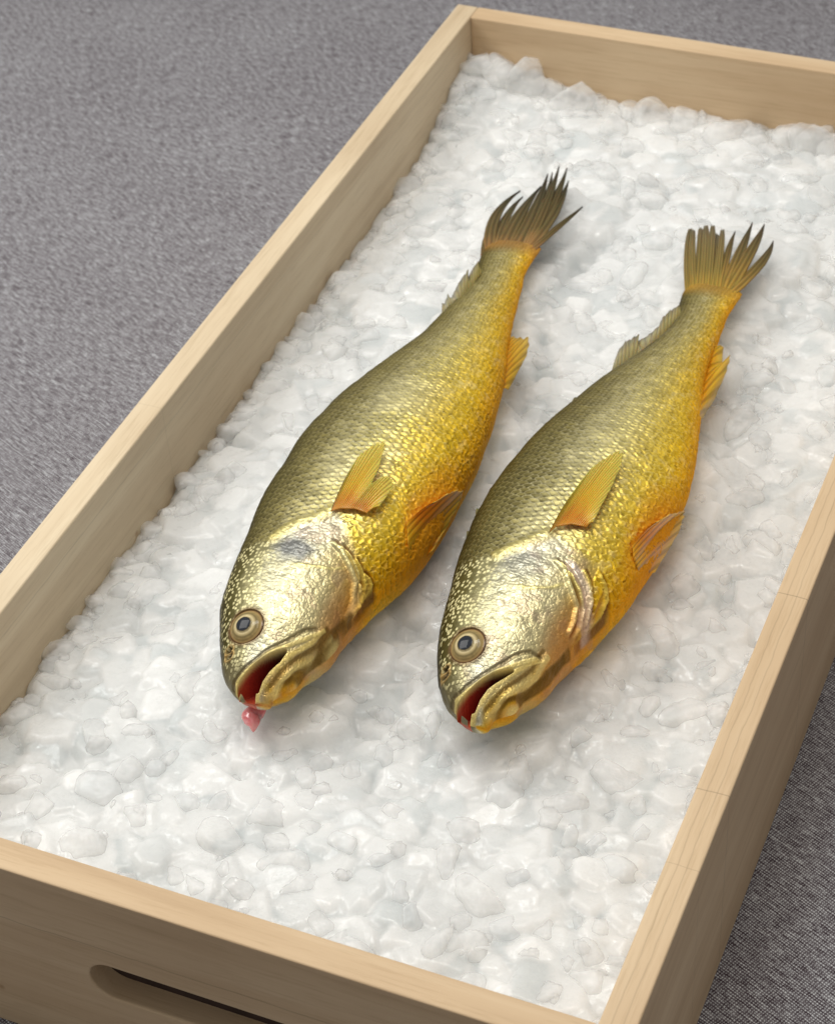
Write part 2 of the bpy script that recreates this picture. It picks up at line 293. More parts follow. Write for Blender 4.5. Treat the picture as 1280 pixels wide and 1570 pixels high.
# ------------------------------------------------------------------ wooden crate
def wood_mat(name, axis, seams=(), tone=1.0):
    m, nt, nd, lk, b = new_mat(name)
    tc = N(nt, 'ShaderNodeTexCoord'); mp = N(nt, 'ShaderNodeMapping')
    sc = {'x': (2.2, 40, 40), 'y': (40, 2.2, 40)}[axis]
    mp.inputs['Scale'].default_value = sc; lk.new(tc.outputs['Object'], mp.inputs['Vector'])
    n1 = N(nt, 'ShaderNodeTexNoise', i_Scale=1.3, i_Detail=5.0, i_Roughness=.55, i_Distortion=.6); lk.new(mp.outputs[0], n1.inputs['Vector'])
    mp2 = N(nt, 'ShaderNodeMapping'); mp2.inputs['Scale'].default_value = tuple(v*6 for v in sc); lk.new(tc.outputs['Object'], mp2.inputs['Vector'])
    n2 = N(nt, 'ShaderNodeTexNoise', i_Scale=2.2, i_Detail=4.0, i_Roughness=.7); lk.new(mp2.outputs[0], n2.inputs['Vector'])
    k_ = {'pale': (1.04, 1.17, 1.32)}.get(tone, (1, 1.02, 1.04))  # pale: creamier board, with the left rim's brighter light put into the colour
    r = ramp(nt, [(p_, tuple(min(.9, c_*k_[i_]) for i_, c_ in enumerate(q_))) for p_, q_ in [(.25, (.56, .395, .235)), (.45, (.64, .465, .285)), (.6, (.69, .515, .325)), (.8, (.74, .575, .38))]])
    lk.new(n1.outputs['Fac'], r.inputs[0])
    f = ramp(nt, [(.3, (.80, .77, .72)), (.5, (1, 1, 1))]); lk.new(n2.outputs['Fac'], f.inputs[0])
    mx = N(nt, 'ShaderNodeMix', data_type='RGBA', blend_type='MULTIPLY'); mx.inputs[0].default_value = .6
    lk.new(r.outputs[0], mx.inputs[6]); lk.new(f.outputs[0], mx.inputs[7])
    # broad patches
    n3 = N(nt, 'ShaderNodeTexNoise', i_Scale=7.0, i_Detail=2.0); lk.new(tc.outputs['Object'], n3.inputs['Vector'])
    f3 = ramp(nt, [(.35, (.88, .85, .82)), (.65, (1, 1, 1))]); lk.new(n3.outputs['Fac'], f3.inputs[0])
    mx3 = N(nt, 'ShaderNodeMix', data_type='RGBA', blend_type='MULTIPLY'); mx3.inputs[0].default_value = .9
    lk.new(mx.outputs[2], mx3.inputs[6]); lk.new(f3.outputs[0], mx3.inputs[7])
    # small knots and pores
    vo = N(nt, 'ShaderNodeTexVoronoi', i_Scale=16.0); lk.new(tc.outputs['Object'], vo.inputs['Vector'])
    kn = ramp(nt, [(.0, (.45, .32, .24)), (.022, (.62, .5, .4)), (.045, (1, 1, 1))]); lk.new(vo.outputs['Distance'], kn.inputs[0])
    mx4 = N(nt, 'ShaderNodeMix', data_type='RGBA', blend_type='MULTIPLY'); mx4.inputs[0].default_value = .8
    lk.new(mx3.outputs[2], mx4.inputs[6]); lk.new(kn.outputs[0], mx4.inputs[7])
    cur = mx4.outputs[2]
    # glue seams: across (finger joints) and along (laminations)
    sp = N(nt, 'ShaderNodeSeparateXYZ'); lk.new(tc.outputs['Object'], sp.inputs[0])
    wob = N(nt, 'ShaderNodeTexNoise', i_Scale=60.0, i_Detail=2.0); lk.new(tc.outputs['Object'], wob.inputs['Vector'])
    for ax, pos, half, dark in seams:
        a = N(nt, 'ShaderNodeMath', operation='MULTIPLY_ADD'); a.inputs[1].default_value = .0022 if half < .0005 else .0022; a.inputs[2].default_value = -pos-.0011
        lk.new(wob.outputs['Fac'], a.inputs[0])
        d = N(nt, 'ShaderNodeMath', operation='ADD'); lk.new(sp.outputs['XYZ'.index(ax)], d.inputs[0]); lk.new(a.outputs[0], d.inputs[1])
        ab = N(nt, 'ShaderNodeMath', operation='ABSOLUTE'); lk.new(d.outputs[0], ab.inputs[0])
        mr = N(nt, 'ShaderNodeMapRange'); mr.inputs[1].default_value = 0; mr.inputs[2].default_value = half
        mr.inputs[3].default_value = dark; mr.inputs[4].default_value = 1
        lk.new(ab.outputs[0], mr.inputs[0])
        k = N(nt, 'ShaderNodeMix', data_type='RGBA', blend_type='MULTIPLY'); k.inputs[0].default_value = 1
        lk.new(cur, k.inputs[6]); lk.new(mr.outputs[0], k.inputs[7]); cur = k.outputs[2]
    lk.new(cur, b.inputs['Base Color'])
    b.inputs['Roughness'].default_value = .55; b.inputs['Specular IOR Level'].default_value = .3
    bp = N(nt, 'ShaderNodeBump', i_Strength=.35, i_Distance=.0005); lk.new(n2.outputs['Fac'], bp.inputs['Height']); lk.new(bp.outputs[0], b.inputs['Normal'])
    return m

def board(name, x0, x1, y0, y1, z0, z1, mat, parent, seed=0, cut=None):
    """a solid board with worn, slightly uneven edges"""
    bm = bmesh.new(); bmesh.ops.create_cube(bm, size=1)
    for v in bm.verts:
        v.co = ((x0+x1)/2+v.co.x*(x1-x0), (y0+y1)/2+v.co.y*(y1-y0), (z0+z1)/2+v.co.z*(z1-z0))
    me = bpy.data.meshes.new(name); bm.to_mesh(me); bm.free()
    o = link(name, me, mat, parent); o.location = (-W/2, -L/2, 0)
    if cut:
        cb = bmesh.new(); cx0, cx1, cz0, cz1, cy0, cy1 = cut; r = (cz1-cz0)/2; zc = (cz0+cz1)/2; pts = []
        for k in range(17): a = math.pi/2+math.pi*k/16; pts.append((cx0+r+r*math.cos(a), zc+r*math.sin(a)))
        for k in range(17): a = -math.pi/2+math.pi*k/16; pts.append((cx1-r+r*math.cos(a), zc+r*math.sin(a)))
        f = [cb.verts.new((px, cy0, pz)) for px, pz in pts]; k_ = [cb.verts.new((px, cy1, pz)) for px, pz in pts]
        cb.faces.new(f); cb.faces.new(k_[::-1]); n = len(pts)
        for i in range(n): cb.faces.new((f[i], f[(i+1) % n], k_[(i+1) % n], k_[i]))
        bmesh.ops.recalc_face_normals(cb, faces=cb.faces)
        cme = bpy.data.meshes.new('slot'); cb.to_mesh(cme); cb.free(); co = bpy.data.objects.new('slot', cme); C.objects.link(co)
        bpy.context.view_layer.update()
        bo = o.modifiers.new('b', 'BOOLEAN'); bo.operation = 'DIFFERENCE'; bo.object = co; bo.solver = 'EXACT'
        dg = bpy.context.evaluated_depsgraph_get(); nm = bpy.data.meshes.new_from_object(o.evaluated_get(dg))
        o.modifiers.clear(); o.data = nm; nm.name = name
        bpy.data.objects.remove(co)
    bv = o.modifiers.new('bevel', 'BEVEL'); bv.width = .0011; bv.segments = 3; bv.limit_method = 'ANGLE'; bv.angle_limit = math.radians(50)
    return o

crate = empty('wooden_crate', (W/2, L/2, 0))
tag(crate, 'shallow pale pine crate holding crushed ice and the two golden fish', 'crate')
def off(o):   # children keep world placement
    o.location = (-W/2, -L/2, 0); return o
off(board('front_panel', 0, W, -T, 0, 0, H, wood_mat('pine_front', 'x', [('Z', .088, .0006, .72)]), crate,
          cut=(.120, .262, .0510, .0755, -T-.01, .01)))
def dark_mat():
    m, nt, nd, lk, b = new_mat('slot_shade_brown'); tc = N(nt, 'ShaderNodeTexCoord'); n = N(nt, 'ShaderNodeTexNoise', i_Scale=90.0, i_Detail=3.0)
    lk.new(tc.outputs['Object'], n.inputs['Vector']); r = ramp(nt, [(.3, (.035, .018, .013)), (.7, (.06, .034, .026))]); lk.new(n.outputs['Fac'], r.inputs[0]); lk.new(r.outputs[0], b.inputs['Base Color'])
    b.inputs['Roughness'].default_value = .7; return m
off(board('slot_shade_sheet', .112, .272, -T+.0125, -T+.0140, .045, .082, dark_mat(), crate))  # added dark sheet that stands in for the shade inside the slot
off(board('back_panel', 0, W, L, L+T, 0, H, wood_mat('pine_back', 'x'), crate))
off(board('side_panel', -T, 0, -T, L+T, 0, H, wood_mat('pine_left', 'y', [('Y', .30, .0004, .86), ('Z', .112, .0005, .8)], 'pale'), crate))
off(board('side_panel', W, W+T, -T, L+T, 0, H, wood_mat('pine_right', 'y', [('Y', .2699, .0005, .6), ('Y', .1345, .0005, .66), ('Y', .089, .0004, .8), ('X', W+.0052, .0005, .8), ('X', W+.0098, .0005, .8)]), crate))
off(board('base_panel', .0005, W-.0005, .0005, L-.0005, .002, .012, wood_mat('pine_base', 'y'), crate))

# ------------------------------------------------------------------ crushed ice
def ice_mat(name, base, sss, rough, bump, alpha=None):
    """frosted ice: milky scattering body, wet gloss; loose lumps let part of the light straight through"""
    m, nt, nd, lk, b = new_mat(name)
    tc = N(nt, 'ShaderNodeTexCoord'); geo = N(nt, 'ShaderNodeNewGeometry')
    pos = geo.outputs['Position']
    def nz(sc, det, ro):
        n = N(nt, 'ShaderNodeTexNoise', i_Scale=sc, i_Detail=det, i_Roughness=ro); lk.new(pos, n.inputs['Vector']); return n.outputs['Fac']
    n1 = nz(30., 3., .55); n2 = nz(520., 4., .7); n3 = nz(150., 3., .6); n4 = nz(75., 2., .5)
    r = ramp(nt, [(.34, tuple(c*.93 for c in base)), (.6, base)]); lk.new(n1, r.inputs[0]); src = r.outputs[0]
    if not alpha:      # every piece of the bed has its own clarity
        at = N(nt, 'ShaderNodeAttribute', attribute_name='col'); r2 = ramp(nt, [(0, (.80, .83, .84)), (.25, (.92, .93, .935)), (.6, (1, 1, 1)), (1, (1.06, 1.06, 1.06))])
        lk.new(at.outputs['Fac'], r2.inputs[0]); mx = N(nt, 'ShaderNodeMix', data_type='RGBA', blend_type='MULTIPLY'); mx.inputs[0].default_value = 1
        lk.new(src, mx.inputs[6]); lk.new(r2.outputs[0], mx.inputs[7]); src = mx.outputs[2]
    lk.new(src, b.inputs['Base Color'])
    b.inputs['Subsurface Weight'].default_value = sss
    b.inputs['Subsurface Radius'].default_value = (1, 1, 1); b.inputs['Subsurface Scale'].default_value = .045 if not alpha else .010
    b.inputs['IOR'].default_value = 1.33
    rr = ramp(nt, [(.35, (rough*.4,)*3), (.65, (min(1, rough*1.8),)*3)]); lk.new(n3, rr.inputs[0]); lk.new(rr.outputs[0], b.inputs['Roughness'])
    b.inputs['Coat Weight'].default_value = .5; b.inputs['Coat Roughness'].default_value = .06; b.inputs['Coat IOR'].default_value = 1.33
    if alpha:
        lw = N(nt, 'ShaderNodeLayerWeight', i_Blend=.25)
        mr = N(nt, 'ShaderNodeMapRange'); mr.inputs[3].default_value = alpha[0]; mr.inputs[4].default_value = alpha[1]
        lk.new(lw.outputs['Facing'], mr.inputs[0])
        ra = ramp(nt, [(.38, (.70,)*3), (.62, (1.15,)*3)]); lk.new(n4, ra.inputs[0])
        mu = N(nt, 'ShaderNodeMath', operation='MULTIPLY', use_clamp=True); lk.new(mr.outputs[0], mu.inputs[0]); lk.new(ra.outputs[0], mu.inputs[1])
        lk.new(mu.outputs[0], b.inputs['Alpha'])
    ad = N(nt, 'ShaderNodeMath', operation='MULTIPLY_ADD'); ad.inputs[1].default_value = .45
    lk.new(n2, ad.inputs[0]); lk.new(n3, ad.inputs[2])
    bp = N(nt, 'ShaderNodeBump', i_Strength=bump, i_Distance=.0016); lk.new(ad.outputs[0], bp.inputs['Height'])
    lk.new(bp.outputs[0], b.inputs['Normal'])
    return m
ICE_BED = ice_mat('frosty_crushed_ice', (.78, .793, .790), 1.0, .34, .5)
ICE_A = ice_mat('milky_ice', (.92, .93, .925), .9, .20, .55, (.30, .56))
ICE_B = ice_mat('clear_ice', (.74, .765, .775), .5, .12, .35, (.30, .58))
ICE_C = ice_mat('small_ice', (.92, .93, .925), .9, .25, .4, (.28, .52))

random.seed(4); rng = np.random.default_rng(7)
GX, GY = 460, 980
xs = np.linspace(.0008, W-.0008, GX); ys = np.linspace(.0040, L-.0008, GY)
YY, XX = np.meshgrid(ys, xs, indexing='ij')
def fish_dist(x, y):
    """distance outside the nearest fish body, tail included (0 under it)"""
    x = np.asarray(x, float); y = np.asarray(y, float); out = np.full(np.broadcast(x, y).shape, 1.0)
    for fd in FISH.values():
        t = (x-fd['o'][0])*fd['a'][0]+(y-fd['o'][1])*fd['a'][1]; w = (x-fd['o'][0])*fd['a'][1]-(y-fd['o'][1])*fd['a'][0]
        n = len(fd['D']); q = np.sqrt(np.clip((t-fd['t0'])/(fd['t1']-fd['t0']), 0, 1))*(n-1)
        lo = np.interp(q, np.arange(n), fd['D']); hi = np.interp(q, np.arange(n), fd['V'])
        tail = t > fd['t1']; k = np.clip((t-fd['t1'])/.08, 0, 1); lo = np.where(tail, lo-.012*k, lo); hi = np.where(tail, hi+.02*k, hi)
        dw = np.maximum(np.maximum(lo-w, w-hi), 0); dt = np.maximum(np.maximum(fd['t0']-t, t-fd['t1']-.075), 0)
        out = np.minimum(out, np.hypot(dw, dt))
    return out
def base_level(x, y):
    b = .0765 + .003*(fbm(np.asarray(x)*14., np.asarray(y)*14., 3, 3)-.5)*2
    b = b + .016*sst(.10, .0, x)*sst(L-.09, L-.01, y)        # heap in the far left corner
    b = b + .004*sst(L-.12, L-.02, y) - .0075*sst(.035, .0, x)*sst(L-.06, L-.14, y)
    b = b + .0065*sst(.016, .001, fish_dist(x, y))           # the fish have sunk in a little
    return b
BASE = base_level(XX, YY)
Z = BASE-.006
TONE = np.full(Z.shape, .5)
dxs = xs[1]-xs[0]; dys = ys[1]-ys[0]
def splat(cx, cy, R, z0, tone):
    """one angular piece of ice: a tilted flat top cut off by five to seven steep sides"""
    i0 = max(0, int((cy-R-ys[0])/dys)); i1 = min(GY, int((cy+R-ys[0])/dys)+2)
    j0 = max(0, int((cx-R-xs[0])/dxs)); j1 = min(GX, int((cx+R-xs[0])/dxs)+2)
    if i1 <= i0 or j1 <= j0: return
    x = XX[i0:i1, j0:j1]-cx; y = YY[i0:i1, j0:j1]-cy
    h = z0+random.uniform(-.2, .2)*x+random.uniform(-.2, .2)*y
    n = random.randint(5, 7); a0 = random.uniform(0, 6.28); k = .0016
    for m in range(n):
        a = a0+6.2832*m/n+random.uniform(-.3, .3); d = R*random.uniform(.45, .85); sl = random.uniform(.7, 2.6)
        p_ = z0+sl*(d-(x*math.cos(a)+y*math.sin(a)))
        q = np.clip(.5+.5*(p_-h)/k, 0, 1); h = p_*(1-q)+h*q-k*q*(1-q)
    Zs = Z[i0:i1, j0:j1]; k = .0008
    hh = np.clip(.5+.5*(h-Zs)/k, 0, 1)
    Z[i0:i1, j0:j1] = Zs*(1-hh)+h*hh+k*hh*(1-hh)
    TONE[i0:i1, j0:j1] = TONE[i0:i1, j0:j1]*(1-hh)+tone*hh
for k in range(3600):
    cx = random.uniform(-.002, W+.002); cy = random.uniform(-.002, L+.002)
    s_ = random.uniform(.45, 1.0)
    z0 = float(base_level(np.array([cx]), np.array([cy]))[0])+random.uniform(-.0038, .0014)
    splat(cx, cy, .0172*s_, z0, random.random())
# melted together a little
def blur(A):
    P = np.pad(A, 1, mode='edge'); A = (P[:-2, 1:-1]+2*P[1:-1, 1:-1]+P[2:, 1:-1])/4
    P = np.pad(A, 1, mode='edge'); return (P[1:-1, :-2]+2*P[1:-1, 1:-1]+P[1:-1, 2:])/4
Z = blur(blur(Z)); TONE = blur(blur(blur(TONE)))
Z += .0006*(fbm(XX*230, YY*230, 21, 3)-.5)
bedP = np.stack([XX, YY, Z], -1)
# skirt down to the crate floor so the bed is a solid body
def low(A, z): A = A.copy(); A[..., 2] = z; return A
bedP = np.concatenate([low(bedP[:1], .013), bedP, low(bedP[-1:], .013)], 0)
bedP = np.concatenate([low(bedP[:, :1], .013), bedP, low(bedP[:, -1:], .013)], 1)
tn_ = np.pad(TONE, 1, mode='edge')[..., None]*np.ones(3)
me = grid_mesh('crushed_ice', bedP, tn_)
bm = bmesh.new(); bm.from_mesh(me); bm.verts.ensure_lookup_table(); gy_, gx_ = bedP.shape[:2]
bm.faces.new([bm.verts[i] for i in (0, (gy_-1)*gx_, gy_*gx_-1, gx_-1)])      # underside, so that the ice is a closed body
bmesh.ops.recalc_face_normals(bm, faces=bm.faces); bm.to_mesh(me); bm.free()
bed = link('crushed_ice', me, ICE_BED)
tag(bed, 'white mass of packed crushed ice filling the crate', 'crushed ice', kind='stuff')
def bedz(x, y):
    i = int(np.clip((y-ys[0])/dys, 0, GY-1)); j = int(np.clip((x-xs[0])/dxs, 0, GX-1)); return float(Z[i, j])

# loose nuggets: rounded, faceted lumps (one mesh per shape, shared)
def nugget_mesh(seed, mat, facet=8):
    r = random.Random(seed)
    bm = bmesh.new(); bmesh.ops.create_icosphere(bm, subdivisions=4, radius=1)
    pl = []
    for k in range(facet):
        v = Vector((r.gauss(0, 1), r.gauss(0, 1), r.gauss(0, 1))).normalized(); pl.append((v, r.uniform(.50, .92)))
    for s in (1, -1): pl.append((Vector((0, 0, s)), .8))
    ph = [r.uniform(0, 6) for _ in range(6)]
    for v in bm.verts:
        n = v.co.normalized(); acc = 1.0
        for m, d in pl:
            c = n.dot(m)
            if c > .05: acc += (c/d)**34
        rad = acc**(-1/34)
        rad *= 1+.035*math.sin(n.x*5+ph[0])*math.sin(n.y*6+ph[1])+.02*math.sin(n.z*11+ph[2]+n.x*7)
        v.co = n*rad*1.12
    for f in bm.faces: f.smooth = True
    me = bpy.data.meshes.new('ice_nugget'); bm.to_mesh(me); bm.free(); me.materials.append(mat)
    return me
protos_A = [nugget_mesh(k, ICE_A) for k in range(9)]
protos_B = [nugget_mesh(50+k, ICE_B) for k in range(5)]
def nugget(x, y, z, r, mesh, label, group=None, sq=.8, yaw=None, tilt=.35):
    o = bpy.data.objects.new('ice_nugget', mesh); C.objects.link(o)
    o.location = (x, y, z); o.scale = (r*random.uniform(.95, 1.25), r*random.uniform(.8, 1.0), r*sq)
    o.rotation_euler = (random.uniform(-tilt, tilt), random.uniform(-tilt, tilt), random.uniform(0, 6.28) if yaw is None else yaw)
    return tag(o, label, 'ice nugget', group)
# footprint of the fish, where no loose nuggets lie
def under_fish(x, y, m=.004):
    for fd in FISH.values():
        t = (x-fd['o'][0])*fd['a'][0]+(y-fd['o'][1])*fd['a'][1]; w = (x-fd['o'][0])*fd['a'][1]-(y-fd['o'][1])*fd['a'][0]
        L_ = fd['t1']+.1
        if -.018 < t < fd['t1']:
            q = math.sqrt(max(0, t-fd['t0'])/(fd['t1']-fd['t0']))*60; k = min(59, int(q))
            if fd['D'][k]-m-.006 < w < fd['V'][k]+m: return True
        elif fd['t1'] <= t < L_ and abs(w) < .04: return True
    return False
GB = 'rounded ice nuggets piled along the far wall of the crate'
def where(x, y):
    A, B = FISH['A'], FISH['B']
    if y > .60: return 'beyond the two fish tails'
    if y < .125: return 'in front of the two fish heads'
    if x < .035: return 'close to the left side of the crate'
    if x > W-.035: return 'close to the right side of the crate'
    if x < A['o'][0]+.02: return 'to the left of the left fish'
    if x > B['o'][0]+.02: return 'to the right of the right fish'
    return 'between the two fish'
spots = []
far = [(.012, .013, .090), (.030, .014, .093), (.048, .0145, .092), (.066, .011, .079), (.083, .0145, .078), (.098, .0105, .073), (.124, .013, .071), (.141, .0145, .073),
       (.160, .013, .071), (.176, .010, .067), (.196, .0150, .072), (.214, .013, .070), (.236, .012, .071), (.252, .0155, .074), (.272, .0135, .071), (.293, .014, .072), (.313, .013, .073), (.335, .014, .073)]
for x, r, z in far:
    y = L-r*random.uniform(1.05, 1.3)
    nugget(x, y, z+.003, r*1.12, random.choice(protos_A), 'rounded milky ice nugget leaning at the far wall of the crate', GB, sq=1.0, tilt=.5); spots.append((x, y, r))
tries = 0; nA = nB = 0
while nA+nB < 280 and tries < 20000:
    tries += 1
    x = random.uniform(.010, W-.008); y = random.uniform(.006, L-.03)
    r = random.uniform(.0065, .0125)
    if random.random() < .22: x = random.uniform(.007, .02)
    if under_fish(x, y, r+.001): continue
    if x > .15+y*.9+.25: continue
    if any((x-a)**2+(y-b)**2 < (.72*(r+c))**2 for a, b, c in spots): continue
    spots.append((x, y, r))
    clear = random.random() < .2
    z = bedz(x, y)+r*random.uniform(-.66, -.25)
    if clear:
        nB += 1; nugget(x, y, z, r*.9, random.choice(protos_B), 'small clear greyish ice nugget '+where(x, y), 'clear ice nuggets '+where(x, y), sq=random.uniform(.6, .9))
    else:
        nA += 1; nugget(x, y, z, r, random.choice(protos_A), 'milky white ice nugget '+where(x, y), 'milky ice nuggets '+where(x, y), sq=random.uniform(.6, .9))

# small broken bits between the lumps: far too many to count, one object
def fragment_cloud(n, rmin, rmax):
    pr = [nugget_mesh(200+k, ICE_C) for k in range(5)]
    P = []
    for k in range(5):
        bm = bmesh.new(); bmesh.ops.create_icosphere(bm, subdivisions=2, radius=1); r = random.Random(300+k)
        pl = [(Vector((r.gauss(0, 1), r.gauss(0, 1), r.gauss(0, 1))).normalized(), r.uniform(.5, .9)) for _ in range(8)]
        for v in bm.verts:
            nn = v.co.normalized(); acc = 1.0
            for m, d in pl:
                c = nn.dot(m)
                if c > .05: acc += (c/d)**30
            v.co = nn*acc**(-1/30)
        P.append((np.array([v.co[:] for v in bm.verts]), np.array([[v.index for v in f.verts] for f in bm.faces]))); bm.free()
    for q in pr: bpy.data.meshes.remove(q)
    VV = []; FF = []; base = 0
    for k in range(n):
        if random.random() < .25: x = random.choice([random.uniform(.002, .012), random.uniform(W-.012, W-.002)]); y = random.uniform(.004, L-.004)
        elif random.random() < .12: x = random.uniform(.004, W-.004); y = random.uniform(L-.014, L-.003)
        else: x = random.uniform(.003, W-.003); y = random.uniform(.003, L-.003)
        if under_fish(x, y, -.004): continue
        r = rmin+(rmax-rmin)*random.random()**2.2
        V, F = P[k % 5]
        M = np.array(Matrix.Rotation(random.uniform(0, 6.28), 3, Vector((random.gauss(0, 1), random.gauss(0, 1), random.gauss(0, 1))).normalized()))
        v = (V*np.array([r*random.uniform(.8, 1.4), r, r*random.uniform(.6, 1)]))@M.T+np.array([x, y, bedz(x, y)+r*random.uniform(-.7, .05)])
        VV.append(v); FF.append(F+base); base += len(v)
    me = raw_mesh('ice_fragments', np.concatenate(VV), np.concatenate(FF))
    tag(link('ice_fragments', me, ICE_C), 'tiny broken ice bits scattered over the white ice bed', 'ice bits', kind='stuff')
fragment_cloud(520, .0035, .0095)

# ------------------------------------------------------------------ fish
def skin_mat():
    m, nt, nd, lk, b = new_mat('golden_fish_skin')
    c = N(nt, 'ShaderNodeAttribute', attribute_name='col'); a = N(nt, 'ShaderNodeAttribute', attribute_name='mr')
    sp = N(nt, 'ShaderNodeSeparateColor'); lk.new(a.outputs['Color'], sp.inputs[0])
    tc = N(nt, 'ShaderNodeTexCoord')
    n = N(nt, 'ShaderNodeTexNoise', i_Scale=900.0, i_Detail=3.0, i_Roughness=.7); lk.new(tc.outputs['Object'], n.inputs['Vector'])
    f = ramp(nt, [(.3, (.86, .86, .86)), (.7, (1.12, 1.12, 1.12))]); lk.new(n.outputs['Fac'], f.inputs[0])
    mx = N(nt, 'ShaderNodeMix', data_type='RGBA', blend_type='MULTIPLY'); mx.inputs[0].default_value = 1
    lk.new(c.outputs['Color'], mx.inputs[6]); lk.new(f.outputs[0], mx.inputs[7]); lk.new(mx.outputs[2], b.inputs['Base Color'])
    lk.new(sp.outputs[0], b.inputs['Metallic']); lk.new(sp.outputs[1], b.inputs['Roughness'])
    for nm_, f_ in (('Coat Weight', .10), ('Specular IOR Level', .25)):
        mm = N(nt, 'ShaderNodeMath', operation='MULTIPLY'); mm.inputs[1].default_value = f_; lk.new(sp.outputs[2], mm.inputs[0]); lk.new(mm.outputs[0], b.inputs[nm_])
    b.inputs['Coat Weight'].default_value = .10; b.inputs['Coat Roughness'].default_value = .12; b.inputs['Coat IOR'].default_value = 1.35
    b.inputs['Specular IOR Level'].default_value = .25
    bp = N(nt, 'ShaderNodeBump', i_Strength=.10, i_Distance=.0006); lk.new(n.outputs['Fac'], bp.inputs['Height']); lk.new(bp.outputs[0], b.inputs['Normal'])
    return m
SKIN = skin_mat()
def fin_mat():
    m, nt, nd, lk, b = new_mat('translucent_fin')
    c = N(nt, 'ShaderNodeAttribute', attribute_name='col')
    lk.new(c.outputs['Color'], b.inputs['Base Color'])
    b.inputs['Roughness'].default_value = .32; b.inputs['Subsurface Weight'].default_value = .3
    b.inputs['Subsurface Scale'].default_value = .002; b.inputs['Coat Weight'].default_value = .15; b.inputs['Coat Roughness'].default_value = .15
    b.inputs['Metallic'].default_value = .0; b.inputs['Specular IOR Level'].default_value = .35
    lw = N(nt, 'ShaderNodeAttribute', attribute_name='mr'); sp = N(nt, 'ShaderNodeSeparateColor'); lk.new(lw.outputs['Color'], sp.inputs[0]); lk.new(sp.outputs[0], b.inputs['Alpha'])
    return m
FIN = fin_mat()

def lerp3(stops, x):
    xs_ = [s[0] for s in stops]
    return np.stack([np.interp(x, xs_, [s[1][k] for s in stops]) for k in range(3)], -1)
def mixc(col, c, f): return col*(1-f[..., None])+np.array(c)*f[..., None]

